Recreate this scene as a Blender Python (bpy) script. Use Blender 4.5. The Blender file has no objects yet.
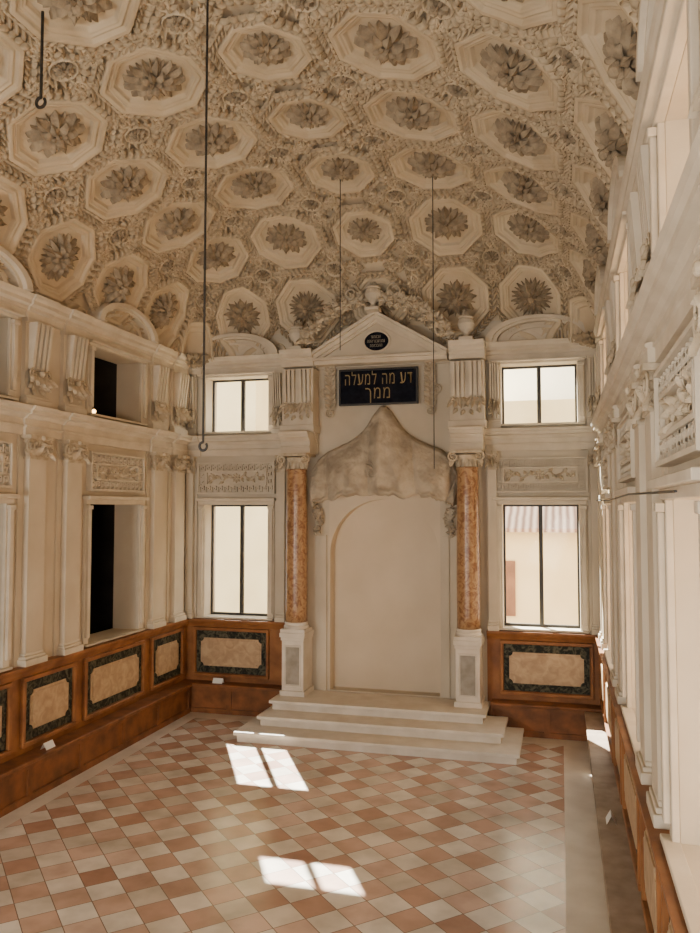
import bpy, bmesh, math, random
import numpy as np
from mathutils import Matrix, Vector
from mathutils import noise as mn
random.seed(4)
XL,XR,YB=-7.1,0.7,14.0
XC=-3.13; HC=3.87
ZD=1.73; ZA=4.86; ZM=5.25; ZU=6.48; ZV=6.78
scene=bpy.context.scene
COL=scene.collection

# ---------------------------------------------------------------- materials
def new_mat(name):
    m=bpy.data.materials.new(name); m.use_nodes=True
    nt=m.node_tree; b=nt.nodes['Principled BSDF']
    return m,nt,b
def mat(name,c1,c2=None,scale=3.0,rough=.75,bump=0.0,bscale=30.0,detail=6,contrast=(.35,.65),metal=0.0,dist=0.0,spec=None):
    m,nt,b=new_mat(name)
    N=nt.nodes; L=nt.links
    tc=N.new('ShaderNodeNewGeometry')
    n=N.new('ShaderNodeTexNoise'); n.inputs['Scale'].default_value=scale; n.inputs['Detail'].default_value=detail; n.inputs['Distortion'].default_value=dist
    L.new(tc.outputs['Position'],n.inputs['Vector'])
    r=N.new('ShaderNodeValToRGB')
    r.color_ramp.elements[0].position=contrast[0]; r.color_ramp.elements[1].position=contrast[1]
    r.color_ramp.elements[0].color=(*(c2 or c1),1); r.color_ramp.elements[1].color=(*c1,1)
    L.new(n.outputs['Fac'],r.inputs['Fac']); 
    L.new(r.outputs['Color'],b.inputs['Base Color'])
    b.inputs['Roughness'].default_value=rough; b.inputs['Metallic'].default_value=metal
    if spec is not None: b.inputs['Specular IOR Level'].default_value=spec
    if bump>0:
        n2=N.new('ShaderNodeTexNoise'); n2.inputs['Scale'].default_value=bscale; n2.inputs['Detail'].default_value=4
        L.new(tc.outputs['Position'],n2.inputs['Vector'])
        bp=N.new('ShaderNodeBump'); bp.inputs['Strength'].default_value=bump; bp.inputs['Distance'].default_value=.02
        L.new(n2.outputs['Fac'],bp.inputs['Height']); L.new(bp.outputs['Normal'],b.inputs['Normal'])
    return m
M_wall=mat('stucco_wall',(.62,.54,.42),(.54,.46,.345),1.3,.9,.1,25,spec=.2)
M_trim=mat('stucco_trim',(.66,.58,.46),(.57,.49,.375),3,.9,.1,40,spec=.2)
M_orn=mat('stucco_ornament',(.60,.51,.38),(.44,.355,.245),9,.9,.15,60,spec=.2)
M_ceil=mat('vault_stucco',(.62,.51,.36),(.53,.42,.28),2.0,.9,.08,45,spec=.2)
M_leaf=mat('vault_leaf_stucco',(.55,.44,.30),(.44,.34,.22),5,.9,.08,60,spec=.2)
M_ros=mat('rosette_stucco',(.42,.33,.22),(.25,.19,.125),7,.9,.12,60,spec=.2)
M_green=mat('dark_green_marble',(.11,.10,.065),(.012,.014,.010),9,.6,0,detail=9,contrast=(.44,.64),dist=1.8,spec=.2)
M_tab=mat('cream_tablet',(.54,.38,.22),(.38,.25,.14),7,.5,dist=1.0)
M_wood=mat('orange_wood',(.34,.14,.045),(.19,.072,.024),3,.5,.1,20,spec=.3)
M_bench=mat('bench_wood',(.28,.105,.035),(.14,.055,.02),4,.5,.1,20,spec=.3)
M_bench2=mat('worn_grey_wood',(.40,.30,.21),(.24,.17,.11),4,.55,.1,20)
M_marble=mat('brocatelle_marble',(.22,.095,.04),(.42,.25,.12),9,.3,0,detail=9,contrast=(.42,.62),dist=1.6)
M_stone=mat('white_stone',(.74,.67,.57),(.62,.55,.45),3,.5,.1,20)
M_inset=mat('grey_inset_marble',(.36,.32,.26),(.24,.21,.16),6,.4)
M_border=mat('floor_border_stone',(.70,.62,.51),(.58,.50,.40),2.5,.4)
M_niche=mat('niche_plaster',(.68,.575,.435),(.62,.52,.385),1.2,.9,.05,15,spec=.2)
M_raw=mat('broken_stucco',(.50,.425,.32),(.32,.265,.195),3.5,.95,.5,22,contrast=(.30,.62),dist=.6,spec=.1)
M_iron=mat('dark_iron',(.02,.018,.016),(.03,.025,.02),10,.5)
M_board=mat('black_board',(.006,.007,.012),(.012,.013,.020),10,.9,spec=.1)
M_gold=mat('gilt_letters',(.34,.25,.11),(.26,.18,.07),10,.6)
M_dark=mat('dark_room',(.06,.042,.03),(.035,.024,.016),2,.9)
M_paper=mat('paper',(.85,.85,.82),(.8,.8,.77),2,.7)
M_fac=mat('facade_cream',(.80,.64,.36),(.72,.56,.30),.8,.9)
M_fac2=mat('facade_pale',(.90,.84,.70),(.82,.76,.62),.8,.9)
M_ochre=mat('facade_ochre',(.62,.38,.20),(.52,.31,.16),.8,.9)
M_shut=mat('shutter_brown',(.26,.12,.06),(.18,.08,.04),3,.7)
def mat_roof():
    m,nt,b=new_mat('roof_tiles'); N=nt.nodes;L=nt.links
    g=N.new('ShaderNodeNewGeometry'); w=N.new('ShaderNodeTexWave'); w.inputs['Scale'].default_value=1.6; w.inputs['Distortion'].default_value=.6
    L.new(g.outputs['Position'],w.inputs['Vector'])
    r=N.new('ShaderNodeValToRGB'); r.color_ramp.elements[0].color=(.22,.13,.09,1); r.color_ramp.elements[1].color=(.60,.45,.34,1)
    L.new(w.outputs['Fac'],r.inputs['Fac']); L.new(r.outputs['Color'],b.inputs['Base Color']); b.inputs['Roughness'].default_value=.9
    return m
M_roof=mat_roof()
def mat_glass():
    m,nt,b=new_mat('window_glass'); N=nt.nodes;L=nt.links
    t=N.new('ShaderNodeBsdfTransparent'); t.inputs['Color'].default_value=(.97,.98,.96,1)
    gl=N.new('ShaderNodeBsdfGlossy'); gl.inputs['Roughness'].default_value=.05
    mx=N.new('ShaderNodeMixShader'); mx.inputs[0].default_value=.004
    L.new(t.outputs[0],mx.inputs[1]); L.new(gl.outputs[0],mx.inputs[2]); L.new(mx.outputs[0],N['Material Output'].inputs['Surface'])
    return m
M_glass=mat_glass()
TILE=.335
def mat_floor():
    m,nt,b=new_mat('checker_floor'); N=nt.nodes;L=nt.links
    g=N.new('ShaderNodeNewGeometry')
    mp=N.new('ShaderNodeMapping'); mp.vector_type='TEXTURE'
    mp.inputs['Location'].default_value=(0,13.35,-.2); mp.inputs['Rotation'].default_value=(0,0,math.radians(45)); mp.inputs['Scale'].default_value=(TILE,TILE,TILE)
    L.new(g.outputs['Position'],mp.inputs['Vector'])
    def vm(op,a,bv=None):
        n=N.new('ShaderNodeVectorMath'); n.operation=op; L.new(a,n.inputs[0])
        if bv is not None:
            n.inputs[1].default_value=bv
        return n
    ch=N.new('ShaderNodeTexChecker'); ch.inputs['Scale'].default_value=1.0
    L.new(mp.outputs[0],ch.inputs['Vector'])
    fl=vm('FLOOR',mp.outputs[0]); wn=N.new('ShaderNodeTexWhiteNoise'); L.new(fl.outputs[0],wn.inputs['Vector'])
    ns=N.new('ShaderNodeTexNoise'); ns.inputs['Scale'].default_value=2.5; ns.inputs['Detail'].default_value=6; L.new(g.outputs['Position'],ns.inputs['Vector'])
    def ramp(cs):
        r=N.new('ShaderNodeValToRGB')
        e=r.color_ramp.elements
        e[0].position=0;e[0].color=(*cs[0],1);e[1].position=1;e[1].color=(*cs[-1],1)
        for k,c in enumerate(cs[1:-1]):
            x=e.new((k+1)/(len(cs)-1)); x.color=(*c,1)
        L.new(wn.outputs['Value'],r.inputs['Fac']); return r
    rp=ramp([(.47,.275,.19),(.62,.43,.33),(.42,.24,.165),(.70,.52,.42),(.52,.33,.24)])
    rc=ramp([(.70,.63,.53),(.82,.77,.68),(.58,.51,.42),(.78,.72,.62)])
    mx=N.new('ShaderNodeMix'); mx.data_type='RGBA'; L.new(ch.outputs['Fac'],mx.inputs[0]); L.new(rp.outputs[0],mx.inputs[6]); L.new(rc.outputs[0],mx.inputs[7])
    r2=N.new('ShaderNodeValToRGB'); r2.color_ramp.elements[0].color=(.74,.72,.69,1); r2.color_ramp.elements[1].color=(1.05,1.04,1.03,1); r2.color_ramp.elements[0].position=.3; r2.color_ramp.elements[1].position=.62
    L.new(ns.outputs['Fac'],r2.inputs['Fac'])
    m2=N.new('ShaderNodeMix'); m2.data_type='RGBA'; m2.blend_type='MULTIPLY'; m2.inputs[0].default_value=1; L.new(mx.outputs[2],m2.inputs[6]); L.new(r2.outputs[0],m2.inputs[7])
    fr=vm('FRACTION',mp.outputs[0]); sb=vm('SUBTRACT',fr.outputs[0],(.5,.5,.5)); ab=vm('ABSOLUTE',sb.outputs[0]); sp=N.new('ShaderNodeSeparateXYZ'); L.new(ab.outputs[0],sp.inputs[0])
    mxx=N.new('ShaderNodeMath'); mxx.operation='MAXIMUM'; L.new(sp.outputs[0],mxx.inputs[0]); L.new(sp.outputs[1],mxx.inputs[1])
    gt=N.new('ShaderNodeMath'); gt.operation='GREATER_THAN'; gt.inputs[1].default_value=.487; L.new(mxx.outputs[0],gt.inputs[0])
    m3=N.new('ShaderNodeMix'); m3.data_type='RGBA'; L.new(gt.outputs[0],m3.inputs[0]); L.new(m2.outputs[2],m3.inputs[6]); m3.inputs[7].default_value=(.20,.14,.10,1)
    L.new(m3.outputs[2],b.inputs['Base Color'])
    b.inputs['Roughness'].default_value=.22
    return m
M_floor=mat_floor()

# ---------------------------------------------------------------- mesh builder
class MB:
    def __init__(s): s.v=[]; s.f=[]
    def add(s,vs,fs,M=None):
        o=len(s.v)
        if M is not None: vs=[tuple(M@Vector(p)) for p in vs]
        s.v+=[tuple(p) for p in vs]; s.f+=[tuple(i+o for i in f) for f in fs]; return s
    def box(s,x0,x1,y0,y1,z0,z1,M=None):
        vs=[(x0,y0,z0),(x1,y0,z0),(x1,y1,z0),(x0,y1,z0),(x0,y0,z1),(x1,y0,z1),(x1,y1,z1),(x0,y1,z1)]
        return s.add(vs,[(0,3,2,1),(4,5,6,7),(0,1,5,4),(1,2,6,5),(2,3,7,6),(3,0,4,7)],M)
    def wb(s,u0,u1,w0,w1,z0,z1):   # wall-local box (w = out of the wall)
        return s.box(u0,u1,-w1,-w0,z0,z1)
    def prism(s,poly,axis,a0,a1,M=None):
        n=len(poly)
        def mk(p,q,a): return {'y':(p,a,q),'x':(a,p,q),'z':(p,q,a)}[axis]
        vs=[mk(p,q,a0) for p,q in poly]+[mk(p,q,a1) for p,q in poly]
        fs=[tuple(range(n)),tuple(range(2*n-1,n-1,-1))]+[(i,i+n,(i+1)%n+n,(i+1)%n) for i in range(n)]
        return s.add(vs,fs,M)
    def lathe(s,prof,c=(0,0),n=24,M=None):
        vs=[];fs=[]
        for r,z in prof:
            for k in range(n):
                a=2*math.pi*k/n; vs.append((c[0]+r*math.cos(a),c[1]+r*math.sin(a),z))
        for i in range(len(prof)-1):
            for k in range(n):
                fs.append((i*n+k,i*n+(k+1)%n,(i+1)*n+(k+1)%n,(i+1)*n+k))
        fs.append(tuple(range(n-1,-1,-1))); m=len(prof)-1; fs.append(tuple(m*n+k for k in range(n)))
        return s.add(vs,fs,M)
    def tube(s,pts,rs,n=6,M=None):
        pts=[Vector(p) for p in pts]; vs=[];fs=[]
        if not hasattr(rs,'__len__'): rs=[rs]*len(pts)
        for i,p in enumerate(pts):
            t=(pts[min(i+1,len(pts)-1)]-pts[max(i-1,0)]).normalized()
            a=t.cross(Vector((0,1,0)))
            if a.length<.2: a=t.cross(Vector((1,0,0)))
            a.normalize(); b=t.cross(a)
            for k in range(n):
                an=2*math.pi*k/n; vs.append(p+rs[i]*(a*math.cos(an)+b*math.sin(an)))
        for i in range(len(pts)-1):
            for k in range(n): fs.append((i*n+k,i*n+(k+1)%n,(i+1)*n+(k+1)%n,(i+1)*n+k))
        fs.append(tuple(range(n-1,-1,-1))); m=len(pts)-1; fs.append(tuple(m*n+k for k in range(n)))
        return s.add(vs,fs,M)
    def petal(s,L,W,lift,curl,M=None,n=7,lobes=3,thick=.012):
        vs=[];fs=[]
        for i in range(n+1):
            t=i/n; w=W*math.sin(math.pi*min(1,(.12+.88*t)**.75))*(1-.22*abs(math.sin(math.pi*lobes*t)))
            if i==n: w=W*.08
            z=lift*math.sin(t*math.pi*.62)+curl*t**3; x=L*t*(1-.12*t)
            for j in range(-2,3):
                q=j/2; vs.append((x,w*q,z-abs(q)**2*W*.45+(.25*W if j==0 else 0)))
        for i in range(n):
            for j in range(4): fs.append((i*5+j,(i+1)*5+j,(i+1)*5+j+1,i*5+j+1))
        k=len(vs); vs+=[(x,y,z-thick) for x,y,z in vs]
        fs+=[tuple(reversed([q+k for q in f])) for f in fs]
        return s.add(vs,fs,M)
def mesh_of(mb,name,smooth=False,bevel=0):
    me=bpy.data.meshes.new(name); me.from_pydata(mb.v,[],mb.f)
    bm=bmesh.new(); bm.from_mesh(me); bmesh.ops.recalc_face_normals(bm,faces=bm.faces)
    if bevel: bmesh.ops.bevel(bm,geom=bm.edges[:],offset=bevel,segments=1,affect='EDGES',clamp_overlap=True)
    bm.to_mesh(me); bm.free()
    if smooth: me.shade_smooth()
    return me
def bbox(mb):
    a=np.array(mb.v); return a.min(0),a.max(0)
def solo(name,mb,m,smooth=False,label=None,cat=None,kind=None,group=None,bevel=0):
    lo,hi=bbox(mb); o=Vector(((lo[0]+hi[0])/2,(lo[1]+hi[1])/2,lo[2]))
    mb.v=[(x-o.x,y-o.y,z-o.z) for x,y,z in mb.v]
    ob=bpy.data.objects.new(name,mesh_of(mb,name,smooth,bevel)); ob.location=o; ob.data.materials.append(m); COL.objects.link(ob)
    if label: ob['label']=label
    if cat: ob['category']=cat
    if kind: ob['kind']=kind
    if group: ob['group']=group
    return ob
def part(parent,name,mb,m,smooth=False,label=None,bevel=0):
    lo,hi=bbox(mb); o=Vector(((lo[0]+hi[0])/2,(lo[1]+hi[1])/2,lo[2]))
    mb.v=[(x-o.x,y-o.y,z-o.z) for x,y,z in mb.v]
    ob=bpy.data.objects.new(name,mesh_of(mb,name,smooth,bevel)); ob.data.materials.append(m); COL.objects.link(ob)
    ob.parent=parent; ob.location=o
    if label: ob['label']=label
    return ob
def root(name,loc,rot=0,label=None,cat=None,kind=None,group=None):
    e=bpy.data.objects.new(name,None); e.empty_display_size=.2; e.location=loc; e.rotation_euler=(0,0,rot); COL.objects.link(e)
    if label: e['label']=label
    if cat: e['category']=cat
    if kind: e['kind']=kind
    if group: e['group']=group
    return e
def dup(ob,loc,rot=None,matrix=None,**kw):
    n=ob.copy(); COL.objects.link(n)
    if matrix is not None: n.matrix_world=matrix
    else:
        n.location=loc
        if rot is not None: n.rotation_euler=(0,0,rot)
    for c in ob.children:
        d=c.copy(); COL.objects.link(d); d.parent=n
    for k,v in kw.items(): n[k]=v
    return n
ROT={'back':0,'left':math.pi/2,'right':-math.pi/2}
def wl(wall,u,z=0,w=0):
    return {'back':(u,YB-w,z),'left':(XL+w,u,z),'right':(XR-w,u,z)}[wall]
def WM(wall):
    return lambda p:{'back':(p[0],YB-p[1],p[2]),'left':(XL+p[1],p[0],p[2]),'right':(XR-p[1],p[0],p[2])}[wall]
def to_wall(mb,wall):
    f=WM(wall); mb.v=[f(p) for p in mb.v]; return mb
def profile_run(wall,prof,u0,u1):
    mb=MB(); mb.prism(prof,'x',u0,u1); return mb

# ---------------------------------------------------------------- walls
TH=.45
def wall_mesh(u0,u1,z0,z1,ops,th=TH):
    us=sorted({u0,u1,*[o[0] for o in ops],*[o[1] for o in ops]}); zs=sorted({z0,z1,*[o[2] for o in ops],*[o[3] for o in ops]})
    mb=MB()
    for i in range(len(us)-1):
        z=None
        for j in range(len(zs)-1):
            uc=(us[i]+us[i+1])/2; zc=(zs[j]+zs[j+1])/2
            hole=any(o[0]<uc<o[1] and o[2]<zc<o[3] for o in ops)
            if not hole and z is None: z=zs[j]
            if hole and z is not None: mb.box(us[i],us[i+1],-th,0,z,zs[j]); z=None
        if z is not None: mb.box(us[i],us[i+1],-th,0,z,zs[-1])
    return mb
WZ=(1.77,3.92,5.33,6.40)
BW=[-6.03,-.34]; SW=[11.42,8.02,4.62]
hwb=.65; hws=.74
NX=-3.13; NW=1.04
bo=[]
for c in BW: bo+=[(c-hwb,c+hwb,WZ[0],WZ[1]),(c-hwb,c+hwb,WZ[2],WZ[3])]
bo.append((NX-NW,NX+NW,.51,4.2))
so=[]
for c in SW: so+=[(c-hws,c+hws,WZ[0],WZ[1]),(c-hws,c+hws,WZ[2],WZ[3])]
Y0=-2.0
solo('wall_back',to_wall(wall_mesh(XL-TH,XR+TH,-.1,8.2,bo),'back'),M_wall,kind='structure',label='cream stucco wall with windows and ark niche')
solo('wall_left',to_wall(wall_mesh(Y0,YB,-.1,ZV+.1,so),'left'),M_wall,kind='structure',label='cream stucco side wall with dark window openings')
solo('wall_right',to_wall(wall_mesh(Y0,YB,-.1,ZV+.1,so),'right'),M_wall,kind='structure',label='cream stucco side wall with bright windows')
solo('wall_front',MB().box(XL-TH,XR+TH,Y0-.3,Y0,-.1,9.3),M_wall,kind='structure',label='plain cream stucco end wall')
nb=MB(); nseg=32; cz=3.0; r=NW-.02
def ringpt(k):
    t=math.pi*k/nseg; c,s=-math.cos(t),math.sin(t)
    q=max(abs(c),s*NW/(4.2-cz)) 
    return (NX+NW*c/q, cz+(s*NW/q))
A=[(NX-r,.51)]+[(NX-r*math.cos(math.pi*k/nseg),cz+r*math.sin(math.pi*k/nseg)) for k in range(nseg+1)]+[(NX+r,.51)]
O=[(NX-NW,.51)]+[ringpt(k) for k in range(nseg+1)]+[(NX+NW,.51)]
vs=[];fs=[]
for yy in (YB+.0,YB+.26):
    vs+= [(p[0],yy,p[1]) for p in A]
vs+=[(p[0],YB,p[1]) for p in O]
m=len(A)
for i in range(m-1):
    fs.append((i,i+1,m+i+1,m+i)); fs.append((i,i+1,2*m+i+1,2*m+i))
fs.append(tuple(range(m,2*m)))
nb.add(vs,fs); 
solo('wall_niche',nb,M_niche,kind='structure',label='shallow round-arched cream plaster niche of the ark')
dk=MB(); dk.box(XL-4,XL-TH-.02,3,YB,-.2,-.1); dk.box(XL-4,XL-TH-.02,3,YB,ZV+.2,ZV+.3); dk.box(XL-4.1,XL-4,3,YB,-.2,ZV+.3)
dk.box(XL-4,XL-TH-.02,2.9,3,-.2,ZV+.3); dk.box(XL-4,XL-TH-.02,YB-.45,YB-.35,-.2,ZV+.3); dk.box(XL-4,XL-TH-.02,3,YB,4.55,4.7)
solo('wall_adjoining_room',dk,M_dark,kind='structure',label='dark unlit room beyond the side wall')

# ---------------------------------------------------------------- floor
fb=MB(); fb.box(-6.545,0,Y0,13.35,-.1,0); solo('floor',fb,M_floor,kind='structure',label='pink and cream diagonal checkerboard marble floor')
tn=[0]
def trim(mb,m,label,smooth=False,bevel=0):
    tn[0]+=1; return solo('trim_%d'%tn[0],mb,m,kind='structure',label=label,smooth=smooth,bevel=bevel)
trim(MB().box(XL,-6.545,Y0,YB,-.1,0),M_border,'plain stone floor border')
trim(MB().box(0,XR,Y0,YB,-.1,0),M_border,'plain stone floor border')
trim(MB().box(-6.545,0,13.35,YB,-.1,0),M_border,'plain stone floor border')

# ---------------------------------------------------------------- cornices
mid=[(0,ZA),(.07,ZA),(.07,ZA+.1),(.09,ZA+.105),(.09,ZA+.13),(.06,ZA+.14),(.06,ZA+.22),(.09,ZA+.23),(.12,ZA+.27),(.18,ZA+.285),(.18,ZA+.33),(.21,ZA+.35),(.23,ZM),(0,ZM)]
upp=[(0,ZU),(.07,ZU),(.07,ZU+.08),(.10,ZU+.10),(.10,ZU+.14),(.16,ZU+.17),(.16,ZU+.22),(.19,ZU+.25),(.21,ZV),(0,ZV)]
dad=[(0,1.58),(.10,1.58),(.12,1.62),(.15,1.66),(.17,1.70),(.17,ZD),(0,ZD)]
PS=[13.50,12.70,10.15,9.30,6.75,5.90,3.35]
for wname in ('left','right'):
    for prof,lab in ((mid,'projecting cream stucco cornice below upper windows'),(upp,'cream stucco cornice at the springing of the vault')):
        k_=1 if wname=='left' else (.62 if prof is upp else .85)
        pr_=[(w*k_,z) for w,z in prof]
        mb=profile_run(wname,pr_,Y0,YB)
        for p in PS:
            if wname=='left': mb.prism([(w+.035 if w>0 else 0,z) for w,z in pr_],'x',p-.26,p+.26)
            elif prof is mid: mb.prism([(w+.05 if w>0 else 0,z) for w,z in pr_[:6]]+[(0,ZA+.14)],'x',p-.26,p+.26)
        trim(to_wall(mb,wname),M_trim,lab)
    trim(to_wall(profile_run(wname,dad,Y0,YB),wname),M_wood,'orange wooden dado rail')
AXL,AXR=-4.68,-1.55
for prof,lab in ((mid,'projecting cream stucco cornice below upper windows'),(upp,'cream stucco cornice at the springing of the vault')):
    mb=profile_run('back',prof,XL,AXL+.3); mb.prism(prof,'x',AXR-.3,XR)
    if prof is upp: mb.prism(prof,'x',AXL,AXR)
    for p in (-6.93,.53): mb.prism([(w+.05 if w>0 else 0,z) for w,z in prof],'x',p-.17,p+.17)
    trim(to_wall(mb,'back'),M_trim,lab)
for a,b in ((XL,AXL-.28),(AXR+.28,XR)):
    trim(to_wall(profile_run('back',dad,a,b),'back'),M_wood,'orange wooden dado rail')

# ---------------------------------------------------------------- dado panels
def dado_panel(halfw):
    z0,z1=.64,1.57; r=root('dado_panel',(0,0,0),label='orange wood dado panel with dark green marble and cream tablet',cat='wall panel',group='dado panels around the hall')
    f=MB(); f.wb(-halfw,halfw,0,.05,z0,z1)
    t=.06
    f.wb(-halfw,halfw,.05,.11,z0,z0+t);f.wb(-halfw,halfw,.05,.11,z1-t,z1)
    f.wb(-halfw,-halfw+t,.05,.11,z0+t,z1-t);f.wb(halfw-t,halfw,.05,.11,z0+t,z1-t)
    part(r,'frame',f,M_wood,bevel=.008)
    g=MB(); g.wb(-halfw+t+.01,halfw-t-.01,.05,.07,z0+t+.01,z1-t-.01); part(r,'marble_field',g,M_green,label='dark veined marble field')
    iw=halfw-t-.15; z2,z3=z0+.235,z1-.235; c=.07
    def outl(iw,z2,z3,c):
        p=[]
        for sx,sz,st in ((1,1,0),(-1,1,1),(-1,-1,2),(1,-1,3)):
            cxx,czz=sx*iw,(z3 if sz>0 else z2)
            pts=[(cxx-sx*c*math.cos(a),czz-sz*c*math.sin(a)) for a in np.linspace(math.pi/2,0,6)]
            if sx*sz<0: pts=pts[::-1]
            p+=pts
        return p
    e=MB(); e.prism(outl(iw+.035,z2-.035,z3+.035,c),'y',-.085,-.07); e.prism(outl(iw,z2,z3,c),'y',-.10,-.085)
    part(r,'tablet',e,M_tab,label='cream marble tablet with notched corners')
    return r
pn=dado_panel(.88); pw=dado_panel(.6)
pn.location=wl('left',11.42); pn.rotation_euler=(0,0,ROT['left'])
for wn in ('left','right'):
    for c in SW:
        if wn=='left' and c==11.42: continue
        dup(pn,wl(wn,c),ROT[wn])
for c in (-6.10,-.27): dup(pn,wl('back',c),0).scale=(.88,1,1)
pw.location=wl('left',9.72); pw.rotation_euler=(0,0,ROT['left'])
for wn in ('left','right'):
    for c in (9.72,6.32,13.15):
        if wn=='left' and c==9.72: continue
        dup(pw,wl(wn,c),ROT[wn])
for wn,a,b in (('left',Y0,YB),('right',Y0,YB),('back',XL,AXL-.28),('back',AXR+.28,XR)):
    mb=MB(); mb.box(a,b,0,.045,0,1.6); trim(to_wall(mb,wn),M_wood,'orange wooden wainscot boards')

# ---------------------------------------------------------------- benches
def bench(wall,u0,u1,m,h=.55,d=.33,lab='long brown wooden bench against the wall'):
    r=root('bench',wl(wall,(u0+u1)/2,0),ROT[wall],label=lab,cat='bench')
    hl=(u1-u0)/2
    f=MB(); f.wb(-hl,hl,.06,d-.06,.0,h-.05)
    n=max(1,round(2*hl/1.1))
    st=2*hl/n
    for i in range(n+1):
        x=-hl+i*st; f.wb(max(-hl,x-.05),min(hl,x+.05),d-.06,d-.03,.09,h-.12)
    f.wb(-hl,hl,d-.06,d-.03,0,.09); f.wb(-hl,hl,d-.06,d-.03,h-.12,h-.05)
    part(r,'front_panelling',f,m)
    s=MB(); s.wb(-hl,hl,.05,d+.02,h-.05,h); part(r,'seat',s,m,bevel=.008)
    return r
bench('left',1.0,YB-.36,M_bench,lab='long orange-brown wooden bench with panelled front')
bench('right',1.0,YB-.36,M_bench2,.5,.34,lab='long worn grey-brown wooden bench')
bench('back',XL+.02,-5.0,M_bench,lab='short wooden bench beside the ark steps')
bench('back',-1.2,XR-.02,M_bench,lab='short wooden bench in the corner')

# ---------------------------------------------------------------- steps
for k,(x0,x1,y0,y1,lab) in enumerate(((-5.27,-.64,12.14,13.63,'lowest and widest pale marble step'),(-5.03,-.90,12.58,13.63,'middle pale marble step'),(-4.98,-1.22,13.02,13.95,'top pale marble step before the ark'))):
    z=.165*k
    rr=root('stone_step',((x0+x1)/2,(y0+y1)/2,z),label=lab,cat='step')
    o=rr.location
    mb=MB(); mb.box(x0+.05,x1-.05,y0+.05,y1,z,z+.11)
    mb.v=[(a-o.x,b-o.y,c-o.z) for a,b,c in mb.v]; part(rr,'riser',mb,M_stone)
    t=MB(); t.box(x0,x1,y0,y1,z+.11,z+.165); t.v=[(a-o.x,b-o.y,c-o.z) for a,b,c in t.v]; part(rr,'tread',t,M_stone,bevel=.006)

# ---------------------------------------------------------------- ornament helpers
def Mx(x,y,z,rx=0,ry=0,rz=0,s=1):
    return Matrix.Translation((x,y,z))@Matrix.Rotation(rz,4,'Z')@Matrix.Rotation(ry,4,'Y')@Matrix.Rotation(rx,4,'X')@Matrix.Scale(s,4)
def face_wall(u,w,z,ang,s=1):
    X=Vector((math.cos(ang),0,math.sin(ang))); Z=Vector((0,-1,0)); Y=Z.cross(X)
    m=Matrix((X,Y,Z)).transposed().to_4x4(); m=Matrix.Translation((u,-w,z))@m@Matrix.Scale(s,4); return m
def volute(mb,u,w,z,s,sgn,turns=1.6):
    pts=[];rs=[]
    n=18
    for i in range(n):
        t=i/(n-1); a=math.pi/2 - sgn*t*turns*2*math.pi
        r=s*(1-.8*t); pts.append((u+r*math.cos(a)*1,-w-.03*t,z+r*math.sin(a))); rs.append(s*.2*(1-.45*t))
    mb.tube(pts,rs,6)
def ball(r,x,y,z,n=8,m=6):
    vs=[(x,y,z-r)];fs=[]
    for i in range(1,m):
        a=-math.pi/2+math.pi*i/m
        for k in range(n): b=2*math.pi*k/n; vs.append((x+r*math.cos(a)*math.cos(b),y+r*math.cos(a)*math.sin(b),z+r*math.sin(a)))
    vs.append((x,y,z+r)); t=len(vs)-1
    for k in range(n): fs.append((0,1+(k+1)%n,1+k)); fs.append((t,t-n+k,t-n+(k+1)%n))
    for i in range(m-2):
        for k in range(n): fs.append((1+i*n+k,1+i*n+(k+1)%n,1+(i+1)*n+(k+1)%n,1+(i+1)*n+k))
    return vs,fs
def rosette_flat(mb,u,w,z,s,n=8):
    for k in range(n): mb.petal(s,s*.38,s*.3,-s*.1,face_wall(u,w,z,2*math.pi*k/n),n=5)
    mb.add(*ball(s*.28,u,-w-s*.2,z))

# ---------------------------------------------------------------- lower pilasters
def make_pilaster():
    r=root('pilaster',(0,0,0),label='tall cream stucco pilaster with leafy Ionic capital',cat='pilaster',group='pilasters along the hall walls')
    b=MB(); b.wb(-.235,.235,0,.17,ZD,ZD+.09); b.wb(-.215,.215,0,.145,ZD+.09,ZD+.13); b.wb(-.2,.2,0,.12,ZD+.13,ZD+.17); part(r,'base',b,M_trim,bevel=.008)
    s=MB(); s.wb(-.29,.29,0,.03,ZD,ZA); s.wb(-.18,.18,.03,.12,ZD+.17,4.56); part(r,'shaft',s,M_wall)
    c=MB(); c.wb(-.2,.2,.02,.14,4.53,4.565); c.wb(-.17,.17,.02,.11,4.565,4.76)
    c.wb(-.25,.25,.02,.19,4.81,ZA-.002); c.wb(-.2,.2,.02,.15,4.75,4.81)
    for sg in (-1,1):
        volute(c,sg*.2,.15,4.70,.095,sg)
        for k in range(3): c.petal(.14,.05,.06,0,face_wall(sg*(.04+.05*k),.10,4.59,math.pi/2-sg*.35*k))
        c.petal(.15,.045,.06,.02,face_wall(sg*.03,.13,4.78,-math.pi/2+sg*1.1))
        c.petal(.16,.05,.06,.02,face_wall(sg*.24,.12,4.66,-math.pi/2+sg*.3))
    c.petal(.17,.055,.08,.03,face_wall(0,.11,4.57,math.pi/2)); c.add(*ball(.035,0,-.2,4.83))
    part(r,'capital',c,M_orn,smooth=False)
    return r
pil=make_pilaster(); first=True
for wn in ('left','right'):
    for p in PS:
        if first: pil.location=wl(wn,p); pil.rotation_euler=(0,0,ROT[wn]); first=False
        else:
            d=dup(pil,wl(wn,p),ROT[wn])
            if wn=='right': d.scale=(1,.75,1)
for p in (-6.98,.58,-5.09,-1.15): dup(pil,wl('back',p),0,label='tall cream stucco pilaster on the ark wall').scale=(.42,1,1)

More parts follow.
